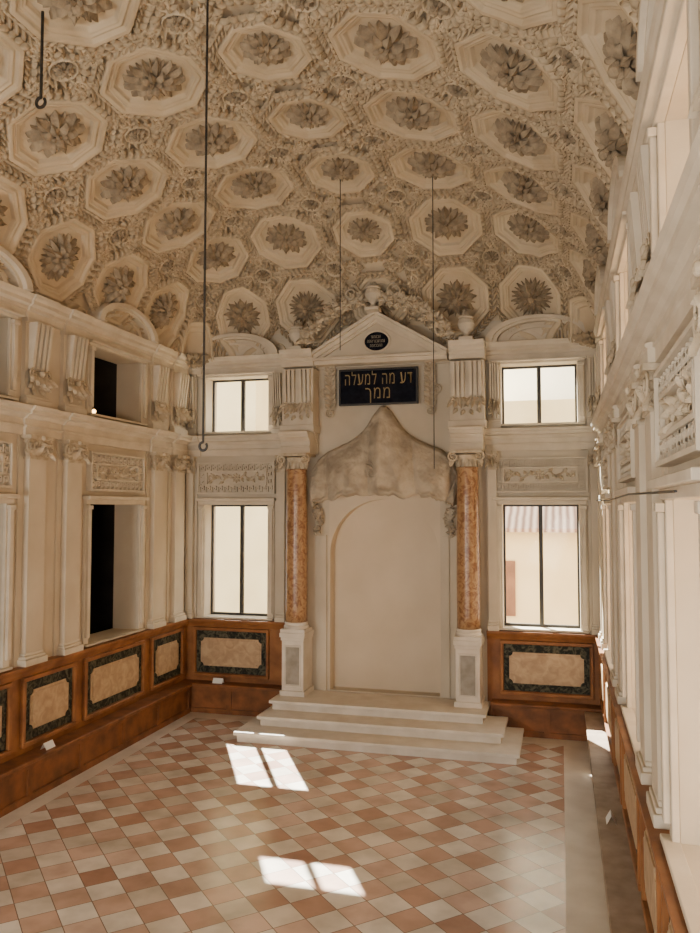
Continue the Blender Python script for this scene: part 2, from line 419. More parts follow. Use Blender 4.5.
# ---------------------------------------------------------------- upper pilasters
def make_upper():
    r=root('attic_pilaster',(0,0,0),label='short cream attic pilaster with fluted console and leaves',cat='pilaster',group='attic pilasters under the vault')
    b=MB(); b.wb(-.27,.27,0,.13,ZM,ZM+.12); b.wb(-.25,.25,0,.10,ZM+.12,ZM+.16); part(r,'base',b,M_trim,bevel=.008)
    s=MB(); s.wb(-.24,.24,0,.06,ZM+.16,ZU)
    s.wb(-.25,.25,0,.1,ZU-.06,ZU)
    part(r,'shaft',s,M_wall)
    c=MB()
    for k in range(4):
        x=-.15+.1*k; prof=[(0.06,ZM+.52),(.13,ZM+.54),(.16,ZM+.8),(.20,ZU-.1),(.20,ZU-.06),(.06,ZU-.06)]
        c.prism([(-w,z) for w,z in prof],'x',x-.028,x+.028)
    part(r,'console',c,M_trim)
    o=MB()
    for k in range(5): o.petal(.27,.065,.11,.04,face_wall((k-2)*.065,.07,ZM+.52,-math.pi/2+(k-2)*.3))
    for sg in (-1,1): volute(o,sg*.16,.13,ZM+.46,.075,sg); o.petal(.18,.055,.06,0,face_wall(sg*.1,.08,ZM+.35,-math.pi/2+sg*.9)); o.petal(.15,.05,.05,0,face_wall(sg*.08,.08,ZM+.3,-math.pi/2+sg*.3))
    o.add(*ball(.05,0,-.15,ZM+.47)); part(r,'leaf_ornament',o,M_orn)
    return r
up=make_upper(); first=True
for wn in ('left','right'):
    for p in PS:
        if first: up.location=wl(wn,p); up.rotation_euler=(0,0,ROT[wn]); first=False
        else:
            d=dup(up,wl(wn,p),ROT[wn])
            if wn=='right': d.scale=(1,.6,1)
for p in (-6.98,.58,-5.17,-1.10): dup(up,wl('back',p),0).scale=(.42,1,1)

# ---------------------------------------------------------------- relief panels
def make_relief(hw):
    r=root('relief_panel',(0,0,0),label='cream stucco relief panel with Greek key border',cat='wall panel',group='relief panels above the windows')
    z0,z1=4.13,4.74
    b=MB(); b.wb(-hw,hw,0,.025,z0,z1); t=.03
    for q in (0,.165):
        a=hw-q; c0=z0+q; c1=z1-q; hh=.10 if q==0 else .085
        b.wb(-a,a,.025,hh,c0,c0+t);b.wb(-a,a,.025,hh,c1-t,c1);b.wb(-a,-a+t,.025,hh,c0+t,c1-t);b.wb(a-t,a,.025,hh,c0+t,c1-t)
    part(r,'frame',b,M_trim)
    k=MB(); g=.12; s=g/6
    def key(cx,cz,rot):
        M=Matrix.Translation((cx,0,cz))@Matrix.Rotation(rot,4,'Y')
        segs=[(-3,-2,-3,3),(-3,2,2,3),(1,2,-1,3),(-1,2,-1,0),(-1,0,-1,1)]
        for a,b2,c,d in segs: k.box(a*s,b2*s,-.075,-.025,c*s,d*s,M)
        k.box(2*s,3*s,-.075,-.025,-3*s,-2*s,M)
    nx=int((2*hw-.06)/.128); 
    for i in range(nx):
        x=-hw+.03+ (i+.5)*(2*hw-.06)/nx
        key(x,z0+.098,0); key(x,z1-.098,math.pi)
    for i in range(2):
        z=z0+.165+(i+.5)*(z1-z0-.33)/2
        key(-hw+.098,z,math.pi/2); key(hw-.098,z,-math.pi/2)
    part(r,'greek_key_border',k,M_trim)
    o=MB(); rosette_flat(o,0,.03,(z0+z1)/2,.11)
    for sg in (-1,1):
        pts=[(sg*(.1+i*.03),-.05,(z0+z1)/2+.05*math.sin(i*.75)) for i in range(int((hw-.33)/.03))]
        o.tube(pts,.018,5)
        for i,p in enumerate(pts[::2]): o.petal(.11,.04,.06,0,face_wall(p[0],.035,p[2],(0 if sg>0 else math.pi)+(.9 if i%2 else -.9)))
        volute(o,sg*(hw-.27),.045,(z0+z1)/2,.06,sg)
    part(r,'scroll_relief',o,M_orn)
    return r
rel=make_relief(.80); first=True
for wn in ('left','right'):
    for c in SW:
        if first: rel.location=wl(wn,c); rel.rotation_euler=(0,0,ROT[wn]); first=False
        else: dup(rel,wl(wn,c),ROT[wn])
for c in BW: dup(rel,wl('back',c),0)

# ---------------------------------------------------------------- windows
def surround(mb,hw,z0,z1,low):
    t=.13
    for sg in (-1,1):
        a,b=sorted((sg*hw,sg*(hw+t))); mb.wb(a,b,0,.05,z0,z1)
        a,b=sorted((sg*(hw+.03),sg*(hw+t-.02))); mb.wb(a,b,.05,.095,z0+.1,z1-.08)
        mb.wb(a-.02,b+.02,.05,.11,z1-.08,z1-.02)
    mb.wb(-hw-t,hw+t,0,.07,z1,z1+(.07 if low else .05))
    mb.wb(-hw-t-.03,hw+t+.03,0,.14,z1+(.07 if low else .04),z1+(.13 if low else .075))
    mb.wb(-hw-t,hw+t,0,.11,z0-.03,z0+.005)
def make_window(hw,z0,z1,low,fr=True):
    r=root('window_0',(0,0,0),kind='structure',label='tall two-light window with thin dark metal frame' if fr else 'open unglazed window opening')
    s=MB(); surround(s,hw,z0,z1,low); part(r,'surround',s,M_trim,bevel=.006)
    if fr:
        f=MB(); t=.035; d0,d1=-.3,-.25
        f.wb(-hw,-hw+t,d0,d1,z0,z1); f.wb(hw-t,hw,d0,d1,z0,z1); f.wb(-hw+t,hw-t,d0,d1,z0,z0+t+.01); f.wb(-hw+t,hw-t,d0,d1,z1-t,z1)
        f.wb(-.035,.035,d0-.005,d1+.01,z0+t,z1-t); part(r,'frame',f,M_iron)
        g=MB(); g.wb(-hw+t,hw-t,-.28,-.275,z0+t,z1-t); part(r,'glass',g,M_glass)
    return r
wi=0
def place_window(proto,loc,rot):
    global wi
    wi+=1; d=dup(proto,loc,rot); d.name='window_%d'%wi; return d
protos=[]
for low in (True,False):
    z0,z1=(WZ[0],WZ[1]) if low else (WZ[2],WZ[3])
    a=make_window(hwb,z0,z1,low); b=make_window(hws,z0,z1,low,False); c2=make_window(hws,z0,z1,low,True)
    for c in BW: place_window(a,wl('back',c),0)
    for c in SW: place_window(b,wl('left',c),ROT['left']); place_window(c2,wl('right',c),ROT['right'])
    protos+=[a,b,c2]
for p in protos:
    for ch in list(p.children): bpy.data.objects.remove(ch)
    bpy.data.objects.remove(p)

# ---------------------------------------------------------------- arched hoods above windows
def make_hood(hw,h,k_=1):
    mb=MB(); n=24
    def band(s0,s1,w0,w1):
        vs=[];fs=[]
        for k in range(n+1):
            a=math.pi*k/n
            for s_,w_ in ((s0,w0),(s1,w0),(s1,w1*k_),(s0,w1*k_)):
                vs.append((-(hw*s_)*math.cos(a),-w_,ZV+(h*s_ if s_>0 else 0)*math.sin(a)))
        for k in range(n):
            for j in range(4): fs.append((k*4+j,k*4+(j+1)%4,(k+1)*4+(j+1)%4,(k+1)*4+j))
        fs.append((0,1,2,3)); fs.append((n*4+3,n*4+2,n*4+1,n*4)); mb.add(vs,fs)
    band(.84,.97,-.3,.20); band(.93,1.08,-.3,.27); band(.60,.70,-.3,.12); band(.02,.85,-.3,.07)
    return mb
for wn,cs in (('back',BW),('left',SW),('right',SW)):
    for c in cs:
        mb=make_hood(.84,.40,.6 if wn=='right' else 1)
        a=ROT[wn]; L_=Vector(wl(wn,c)); M=Matrix.Translation(L_)@Matrix.Rotation(a,4,'Z'); mb.v=[tuple(M@Vector(p)) for p in mb.v]
        trim(mb,M_trim,'arched stucco hood moulding over the cornice')

# ---------------------------------------------------------------- vault
AH=3.9; BV=3.9; H=2.25
def arc_table(a,b):
    ph=np.linspace(0,math.pi/2,2000); x=a*np.sin(ph); z=b*np.cos(ph)
    s=np.concatenate([[0],np.cumsum(np.hypot(np.diff(x),np.diff(z)))]); return s,np.sin(ph)
sT,sinS=arc_table(AH,H); tT,sinT=arc_table(BV,H)
SQ=sT[-1]; TQ=tT[-1]
def base_surf(s,t):
    u=np.interp(np.abs(s),sT,sinS); X=XC+np.sign(s)*AH*u
    q=TQ-t
    v=np.where(q>0,np.interp(np.clip(q,0,TQ),tT,sinT),0); Y=np.where(q>0,YB-BV+BV*v,YB-BV+q)
    d=np.clip((u**8+v**8)**(1/8),0,1); Z=ZV-.03+H*np.sqrt(np.clip(1-d*d,0,1))
    return np.stack([X,Y,Z],-1)
def normal(s,t,e=.01):
    P=base_surf
    a=P(s+e,t)-P(s-e,t); b=P(s,t+e)-P(s,t-e); n=np.cross(a,b); n/= (np.linalg.norm(n,axis=-1,keepdims=True)+1e-9)
    c=np.stack([np.full(np.shape(s),XC),np.full(np.shape(s),7.0),np.full(np.shape(s),5.0)],-1)-P(s,t)
    sg=np.sign((n*c).sum(-1,keepdims=True)); return n*sg
CS,CT,T0=1.4,1.54,.88
AB,AS=.60,.50
TSQ=.93
def sstep(x,a,b):
    t=np.clip((x-a)/(b-a),0,1); return t*t*(3-2*t)
def octd(ls,lt): 
    lt=lt*TSQ; return np.maximum(np.maximum(np.abs(ls),np.abs(lt)),(np.abs(ls)+np.abs(lt))/math.sqrt(2)*1.03)
def relief(s,t):
    i=np.clip(np.round(s/CS),-3,3); j=np.maximum(np.round((t-T0)/CT),0)
    ls=s-CS*i; lt=t-T0-CT*j
    a=np.where(i==0,AS,AB)+0*s
    d=octd(ls,lt); e=d-a
    h=-.05+.055*sstep(d,a-.175,a-.16)+.045*sstep(d,a-.075,a-.06)+.02*np.exp(-((e+.11)/.012)**2)-.13*sstep(d,a-.003,a+.014)
    cs=(np.floor(s/CS)+.5)*CS; ct=(np.floor((t-T0)/CT)+.5)*CT+T0
    r=np.hypot(s-cs,t-ct)
    f=np.where(r<.22,.11*np.exp(-((r-.155)/.02)**2)+.03*(r<.13),0)
    return h+sstep(e,.0,.02)*f
ns=int(2*SQ/.0125)
tv=np.concatenate([np.arange(.002,TQ+5.9,.0125),np.linspace(TQ+5.95,TQ+12.1,50)]); nt_=len(tv)
S,T=np.meshgrid(np.linspace(-SQ+.002,SQ-.002,ns),tv,indexing='ij')
P=base_surf(S,T); Nn=normal(S,T,.006); P=P+Nn*(relief(S,T)*sstep(np.minimum(T,SQ-np.abs(S)),0.02,.12))[...,None]
me=bpy.data.meshes.new('ceiling'); nv=ns*nt_
me.vertices.add(nv); me.vertices.foreach_set('co',P.reshape(-1).astype(np.float32))
I,J=np.meshgrid(np.arange(ns-1),np.arange(nt_-1),indexing='ij'); a0=(I*nt_+J).reshape(-1)
quads=np.stack([a0,a0+1,a0+nt_+1,a0+nt_],-1).astype(np.int32); nf=len(quads)
me.loops.add(nf*4); me.loops.foreach_set('vertex_index',quads.reshape(-1)); me.polygons.add(nf)
me.polygons.foreach_set('loop_start',(np.arange(nf)*4).astype(np.int32)); me.update(calc_edges=True); me.shade_smooth()
ce=bpy.data.objects.new('ceiling',me); me.materials.append(M_ceil); COL.objects.link(ce); ce['kind']='structure'; ce['label']='coffered stucco vault with octagonal panels and leaf bands'

def leaf_template(n=6):
    vs=[]
    for i in range(n+1):
        t=i/n; w=math.sin(math.pi*min(1,(.1+.9*t)**.8))*(1-.28*abs(math.sin(math.pi*3*t)))
        if i==n: w=.05
        for j in range(-2,3):
            q=j/2; vs.append((t,w*q*.30, .30*math.sin(t*math.pi*.75)+(.12 if j==0 else 0)-.2*abs(q)**2))
    fs=[(i*5+j,(i+1)*5+j,(i+1)*5+j+1,i*5+j+1) for i in range(n) for j in range(4)]
    return np.array(vs),np.array(fs)
TV,TF=leaf_template()
leaves=[]
NJ=8
rnd=np.random.RandomState(7)
for j in range(NJ):
    for i in range(-3,4):
        a=(AS if i==0 else AB)+.055; side=a*math.tan(math.pi/8)*2; per=8*side; N_=int(per/.098)
        for k in range(N_):
            p=k*side*8/N_; q=int(p//side); f=(p-q*side)/side-.5
            an=q*math.pi/4; cx_,cy_=a*math.cos(an)-f*side*math.sin(an),(a*math.sin(an)+f*side*math.cos(an))/TSQ
            for sg in (-1,1):
                leaves.append((CS*i+cx_,T0+CT*j+cy_,an+math.pi/2+sg*.5,.13,-.02))
vines=[]
def vine(c0,c1,ang,sg,L=.5):
    pts=[]
    n=20
    for k in range(n):
        t=k/(n-1)
        if t<.45:
            x=.22+t/.45*(L-.36); y=sg*.06*math.sin(t/.45*math.pi)
        else:
            th=(t-.45)/.55*2*math.pi*1.1; rr_=.075*(1-.6*(t-.45)/.55); x=.22+(L-.36)+rr_*math.sin(th); y=sg*(.075-rr_*math.cos(th))
        pts.append((c0+x*math.cos(ang)-y*math.sin(ang),c1+x*math.sin(ang)+y*math.cos(ang)))
    vines.append(pts)
    for k in range(1,n,3):
        a_=math.atan2(pts[k][1]-pts[k-1][1],pts[k][0]-pts[k-1][0])
        for s2 in (-1,1): leaves.append((pts[k][0],pts[k][1],a_+s2*.9,.11,-.02))
for j in range(NJ):
    for i in range(-3,3):
        c0,c1=CS*(i+.5),T0+CT*(j+.5)
        for k in range(14):
            an=2*math.pi*k/14; leaves.append((c0+.17*math.cos(an),c1+.17*math.sin(an),an+.3,.13,-.02))
        for k in range(4):
            for sg in (-1,1): vine(c0,c1,k*math.pi/2,sg,.50 if k%2==0 else .56)
for j in range(NJ):
    for sx in (-1,1):
        for q in range(7):
            for sg in (-1,1): leaves.append((sx*.655,T0+CT*j-.36+q*.12,math.pi/2+sg*.7,.15,-.02))
def mapmesh(name,Sx,Tx,Hx,FF,m,lab):
    PP=base_surf(Sx,Tx)+normal(Sx,Tx,.01)*Hx[...,None]
    me=bpy.data.meshes.new(name); me.vertices.add(PP.size//3); me.vertices.foreach_set('co',PP.reshape(-1).astype(np.float32))
    me.loops.add(FF.size); me.loops.foreach_set('vertex_index',FF.reshape(-1)); me.polygons.add(len(FF)); me.polygons.foreach_set('loop_start',(np.arange(len(FF))*4).astype(np.int32)); me.update(calc_edges=True); me.shade_smooth()
    tn[0]+=1
    lb=bpy.data.objects.new('trim_%d'%tn[0],me); me.materials.append(m); COL.objects.link(lb); lb['kind']='structure'; lb['label']=lab
lv=np.array(leaves); 
lv=lv[(np.abs(lv[:,0])<SQ-.12)&(lv[:,1]>.12)]
lv[:,3]*=rnd.uniform(.9,1.1,len(lv)); lv[:,2]+=rnd.uniform(-.06,.06,len(lv))
ca,sa=np.cos(lv[:,2]),np.sin(lv[:,2])
Sx=lv[:,0,None]+lv[:,3,None]*(TV[None,:,0]*ca[:,None]-TV[None,:,1]*sa[:,None])
Tx=lv[:,1,None]+lv[:,3,None]*(TV[None,:,0]*sa[:,None]+TV[None,:,1]*ca[:,None])
Hx=lv[:,4,None]+lv[:,3,None]*TV[None,:,2]*1.6
Sx=np.clip(Sx,-SQ+.01,SQ-.01); Tx=np.maximum(Tx,.01)
FF=(TF[None]+ (np.arange(len(lv))*len(TV))[:,None,None]).reshape(-1,4).astype(np.int32)
mapmesh('leaf_bands',Sx,Tx,Hx,FF,M_leaf,'stucco leaf garlands framing the ceiling coffers')
vv=np.array(vines); nvn,npt=vv.shape[0],vv.shape[1]
d_=np.gradient(vv,axis=1); d_/=np.linalg.norm(d_,axis=2,keepdims=True)+1e-9; pr=np.stack([-d_[...,1],d_[...,0]],-1)
secs=[(-.026,-.09),(-.02,.02),(.0,.035),(.02,.02),(.026,-.09)]
Sv=np.stack([vv[...,0]+pr[...,0]*o for o,_ in secs],-1); Tv_=np.stack([vv[...,1]+pr[...,1]*o for o,_ in secs],-1); Hv=np.stack([np.full(vv.shape[:2],h_) for _,h_ in secs],-1)
ok=(np.abs(vv[...,0]).max(1)<SQ-.1)&(vv[...,1].min(1)>.1)
Sv,Tv_,Hv=Sv[ok],Tv_[ok],Hv[ok]
q0=np.array([[i*5+j,(i+1)*5+j,(i+1)*5+j+1,i*5+j+1] for i in range(npt-1) for j in range(4)])
FF=(q0[None]+(np.arange(len(Sv))*npt*5)[:,None,None]).reshape(-1,4).astype(np.int32)
mapmesh('vine_scrolls',Sv,Tv_,Hv,FF,M_ceil,'curling stucco vine scrolls between the ceiling coffers')

# rosettes
def ros_mesh(R,outer,mid_,ow=.30,mw=.2,ol=4):
    p=MB()
    for k in range(outer):
        p.petal(R,R*ow,R*.19,-R*.14,Mx(0,0,.03,rz=2*math.pi*k/outer),n=9,lobes=ol)
        p.petal(R*.95,R*.12,R*.13,-R*.05,Mx(0,0,.0,rz=2*math.pi*(k+.5)/outer),n=6,lobes=2)
    for k in range(mid_): p.petal(R*.66,R*mw,R*.28,-R*.10,Mx(0,0,.06,rz=2*math.pi*(k+.3)/mid_),n=7,lobes=3)
    return p
def bud_mesh(R,n=6):
    b=MB()
    for k in range(n): b.petal(R*.34,R*.13,R*.2,R*.0,Mx(0,0,R*.26,rz=2*math.pi*k/n),n=5,lobes=1)
    b.add(*ball(R*.15,0,0,R*.42)); return b
RV=[]
for (o_,m_,ow,mw,ol,nb_) in ((10,9,.27,.20,4,6),(13,10,.20,.17,2,5),(9,8,.31,.23,5,7)):
    rr=root('ceiling_rosette',(0,0,0),label='large acanthus rosette in an octagonal ceiling coffer',cat='rosette',group='rosettes in the vault coffers')
    part(rr,'petals',ros_mesh(.41,o_,m_,ow,mw,ol),M_ros); part(rr,'bud',bud_mesh(.41,nb_),M_ros); RV.append(rr)
mr=solo('ceiling_medallion',ros_mesh(.135,8,6).add(*ball(.032,0,0,.07)),M_ros,label='small stucco flower medallion between ceiling coffers',cat='medallion',group='small medallions on the vault')
def frame_at(s,t,off=0,rot=0,sc=1):
    p=base_surf(np.array([s*1.0]),np.array([t*1.0]))[0]; n=normal(np.array([s*1.0]),np.array([t*1.0]),.02)[0]
    Z=Vector(n); X=Vector((1,0,0))-Z*Z.x
    if X.length<.3: X=Vector((0,1,0))-Z*Z.y
    X.normalize(); Y=Z.cross(X)
    m=Matrix((X,Y,Z)).transposed().to_4x4()
    return Matrix.Translation(Vector(p)+Z*off)@m@Matrix.Rotation(rot,4,'Z')@Matrix.Scale(sc,4)
hook={}
used=[False]*3
for j in range(0,7):
    for i in range(-3,4):
        s=CS*i; t=T0+CT*j
        Mw=frame_at(s,t,-.045,random.random(),.8 if i==0 else 1)
        hook[(i,j)]=Mw.translation.copy()
        v=(i*2+j*3+(i*j)%2)%3
        if not used[v]: RV[v].matrix_world=Mw; used[v]=True
        else: dup(RV[v],None,matrix=Mw)
usedm=False
for j in range(0,7):
    for i in range(-3,3):
        s=CS*(i+.5); t=T0+CT*(j+.5)
        Mw=frame_at(s,t,-.04,random.random())
        if not usedm: mr.matrix_world=Mw; usedm=True
        else: dup(mr,None,matrix=Mw)

# ---------------------------------------------------------------- ark: columns
YC=YB-.38
def make_column(x,lab):
    r=root('marble_column',(x,YC,.495),label=lab,cat='column',group='columns flanking the ark')
    p=MB(); p.box(-.235,.235,-.24,.33,0,.09); p.box(-.205,.205,-.21,.32,.09,.98); p.box(-.22,.22,-.23,.33,.98,1.04); p.box(-.24,.24,-.25,.33,1.04,1.12)
    for a in ((-.16,-.135,.17,.90),(.135,.16,.17,.90),(-.135,.135,.875,.90),(-.135,.135,.17,.195)): p.box(a[0],a[1],-.228,-.21,a[2],a[3])
    part(r,'pedestal',p,M_stone,bevel=.006)
    ip=MB(); ip.box(-.125,.125,-.216,-.209,.205,.865); part(r,'inset_panel',ip,M_inset,label='grey marble inset panel')
    b=MB(); b.box(-.23,.23,-.23,.23,1.12,1.18); b.lathe([(.222,1.18),(.232,1.205),(.222,1.23),(.203,1.25),(.218,1.275),(.206,1.30)]); part(r,'base',b,M_stone,smooth=False)
    s=MB(); s.lathe([(.202,1.30),(.20,1.5),(.20,2.3),(.192,3.2),(.18,4.03),(.19,4.045),(.19,4.075)],n=32); part(r,'shaft',s,M_marble,smooth=True,label='mottled orange-brown marble shaft')
    c=MB(); c.lathe([(.165,4.075),(.165,4.2),(.2,4.28),(.17,4.3)],n=20); c.box(-.27,.27,-.27,.3,4.31,4.362)
    for k in range(8):
        a=2*math.pi*k/8; M=Mx(.155*math.cos(a),.155*math.sin(a),4.08,rz=a)@Matrix.Rotation(-math.pi/2*.9,4,'Y'); c.petal(.2,.06,.03,.05,M)
    for sg in (-1,1):
        volute(c,sg*.22,.22,4.25,.095,sg); c.petal(.16,.05,.05,0,face_wall(sg*.23,.22,4.2,-math.pi/2+sg*.3))
    part(r,'capital',c,M_orn)
    return r
make_column(AXL,'orange-brown marble column on a pale pedestal')
make_column(AXR,'orange-brown marble column on a pale pedestal')
for x in (AXL,AXR):
    r=root('entablature_block',(x,YB,ZA),label='projecting cream entablature block over a column',cat='entablature')
    mb=MB(); mb.prism([(-(w+.42 if w>0 else 0),z-ZA) for w,z in mid],'x',-.28,.28)
    part(r,'block',mb,M_trim)
    r=root('attic_pedestal',(x,YB,ZM),label='cream attic pedestal with fluted consoles and leaf ornament',cat='pedestal')
    p=MB(); p.wb(-.33,.33,0,.42,0,.14); p.wb(-.30,.30,0,.36,.14,1.2); part(r,'body',p,M_trim,bevel=.006)
    q=MB(); q.prism([(-(w+.33 if w>0 else 0),z-ZM) for w,z in upp],'x',-.31,.31); part(r,'cornice',q,M_trim)
    o=MB(); f=MB()
    for sg in (-1,1):
        for k in range(3):
            xx=sg*.15+(k-1)*.08; f.prism([(-w,z) for w,z in [(.36,.55),(.41,.57),(.45,1.1),(.45,1.16),(.36,1.16)]],'x',xx-.025,xx+.025)
        for k in range(4): o.petal(.25,.06,.11,.04,face_wall(sg*.15+(k-1.5)*.05,.37,.55,-math.pi/2+(k-1.5)*.35))
        volute(o,sg*.24,.42,.48,.07,sg); o.petal(.13,.05,.05,0,face_wall(sg*.18,.37,.36,-math.pi/2+sg*.5)); o.petal(.13,.05,.05,0,face_wall(sg*.05,.37,.33,-math.pi/2+sg*.5))
    part(r,'console',f,M_trim); part(r,'leaf_ornament',o,M_orn)
def urn(x,y,z,s,lab):
    r=root('urn_finial',(x,y,z),label=lab,cat='finial')
    mb=MB(); mb.box(-.13*s,.13*s,-.13*s,.13*s,0,.06*s); mb.lathe([(.09*s,.06*s),(.045*s,.12*s),(.05*s,.15*s),(.13*s,.22*s),(.165*s,.32*s),(.14*s,.4*s),(.12*s,.42*s),(.15*s,.44*s),(.13*s,.47*s)],n=20); part(r,'vase',mb,M_trim,smooth=False)
    o=MB()
    for k in range(7):
        a=2*math.pi*k/7; o.petal(.16*s,.06*s,.05,.02,Mx(.03*math.cos(a),.03*math.sin(a),.45*s,rz=a)@Matrix.Rotation(-1.1,4,'Y'))
    o.add(*ball(.06*s,0,0,.52*s)); part(r,'flowers',o,M_orn)
urn(AXL,YB-.42,ZV,.92,'small stucco urn with flowers beside the pediment')
urn(AXR,YB-.42,ZV,.92,'small stucco urn with flowers beside the pediment')
urn(-3.19,YB-.56,7.38,.95,'small stucco urn crowning the pediment')
PX=-3.19
r=root('pediment',(PX,YB,6.5),label='triangular cream stucco pediment crowning the ark',cat='pediment')
hp=1.27; zb=.08; za=.82
t=MB(); t.prism([(-hp+.1,zb),(hp-.1,zb),(0,za-.05)],'y',-.27,-.05); part(r,'tympanum',t,M_wall)
c=MB()
for (w,dz0,dz1) in ((.34,0,.07),(.42,.07,.12)):
    c.wb(-hp-.02,hp+.02,.05,w,dz0,dz1)
ang=math.atan2(za-zb,hp)
for sg in (-1,1):
    for (w,o0,o1) in ((.33,-.08,-.03),(.38,-.03,.04),(.46,.04,.09)):
        nx=sg*math.sin(ang); nz=math.cos(ang)
        A_=(sg*hp,zb)
        top=(0,za+o1/math.cos(ang)); bot=(0,za+o0/math.cos(ang))
        c.prism([(A_[0]+nx*o0,A_[1]+nz*o0),bot,top,(A_[0]+nx*o1,A_[1]+nz*o1)],'y',-w,-.05)
part(r,'cornice',c,M_trim)
OV=Matrix.Scale(1.28,4,(1,0,0))
md=MB()
md.lathe([(0.18,0),(.18,.03),(.0,.03)],n=32,M=OV@Matrix.Translation((0,-.27,.39))@Matrix.Rotation(math.pi/2,4,'X')); part(r,'medallion',md,M_board,label='oval dark plaque')
rg=MB(); rg.tube([(1.28*.19*math.cos(a),-.30,.39+.19*math.sin(a)) for a in np.linspace(0,2*math.pi,33)],.02,6); part(r,'medallion_ring',rg,M_trim)
M_faint=mat('faded_script',(.30,.27,.21),(.22,.19,.14),10,.6)
ln=MB(); rq=random.Random(2)
for k,(wd,zz) in enumerate(((.10,.47),(.17,.39),(.12,.31))):
    x=-wd
    while x<wd-.02:
        wq=rq.choice((.014,.022,.026)); ln.box(x,x+wq,-.306,-.298,zz+.022,zz+.028)
        ln.box(x+wq-.006,x+wq,-.306,-.298,zz-.022,zz+.022)
        if rq.random()>.5: ln.box(x,x+.006,-.306,-.298,zz-.022,zz+.01)
        elif rq.random()>.4: ln.box(x,x+wq-.006,-.306,-.298,zz-.022,zz-.016)
        x+=wq+.010
ln_o=part(r,'faded_script',ln,M_faint); ln_o['kind']='stuff'
for sg in (-1,1):
    g=MB(); pts=[]
    for k in range(20):
        q=k/19; x=sg*(.20+1.10*q); z=7.60+.12*math.sin(q*math.pi)-.64*q**1.1; pts.append((PX+x,YB-.50,z))
    g.tube(pts,[.045+.02*math.sin(k*1.9) for k in range(20)],8)
    for k,p in enumerate(pts):
        for q in range(3):
            a=(k*1.3+q*2.1); g.petal(.21,.065,.12,.0,face_wall(p[0],-(YB-.53),p[2],a))
        if k%4==2: g.add(*ball(.065,p[0],p[1]-.08,p[2]))
    volute(g,PX+sg*1.22,-(YB-.54),7.0,.17,sg)
    volute(g,PX+sg*.40,-(YB-.56),7.72,.16,-sg)
    volute(g,PX+sg*.80,-(YB-.56),7.46,.12,sg)
    solo('leaf_garland',g,M_orn,label='stucco leaf garland scrolling down the pediment',cat='garland',group='garlands on the pediment')
# inscription board
r=root('inscription_board',(-3.2,YB,5.78),label='black board with gilt Hebrew inscription',cat='sign')
b=MB(); b.wb(-.71,.71,.10,.14,0,.61); part(r,'board',b,M_board)
f=MB(); 
for a in ((-.74,.74,-.03,0),(-.74,.74,.61,.64),(-.74,-.71,0,.61),(.71,.74,0,.61)): f.wb(a[0],a[1],.08,.17,a[2],a[3])
part(r,'frame',f,M_iron)
def text_mesh(body,size,cx,z,y,name='lettering'):
    cu=bpy.data.curves.new(name,'FONT'); cu.body=body; cu.size=size; cu.align_x='CENTER'; cu.extrude=.004; cu.offset=-.004; cu.space_character=1.15
    ob=bpy.data.objects.new(name,cu); COL.objects.link(ob)
    bpy.context.view_layer.update()
    me2=bpy.data.meshes.new_from_object(ob.evaluated_get(bpy.context.evaluated_depsgraph_get()))
    bpy.data.objects.remove(ob)
    o=bpy.data.objects.new(name,me2); me2.materials.append(M_gold); COL.objects.link(o); o.parent=r; o.rotation_euler=(math.pi/2,0,0); o.location=(cx,y,z)
    return o
def rev(s): return s[::-1]
t1=text_mesh(rev('דע מה למעלה'),.34,0,.345,-.145); t2=text_mesh(rev('ממך'),.34,0,.085,-.145)
bpy.context.view_layer.update()
w_=t1.dimensions.x
if w_>0: t1.scale=(1.26/w_,1.0,1)
w_=t2.dimensions.x
if w_>0: t2.scale=(.46/w_,1.0,1)
for sg in (-1,1):
    g=MB()
    for k in range(9):
        zz=5.7+.09*k; 
        for q in (-1,1): g.petal(.18,.06,.09,0,face_wall(sg*.94,.03,zz,math.pi/2+q*.8))
    volute(g,sg*.94,.07,5.62,.10,sg); volute(g,sg*.94,.07,6.38,.09,-sg); volute(g,sg*1.06,.07,6.0,.09,sg)
    g.v=[(x+PX,y+YB,z) for x,y,z in g.v]
    solo('leaf_scroll',g,M_orn,label='stucco leaf scroll beside the inscription board',cat='ornament',group='scrolls beside the board')

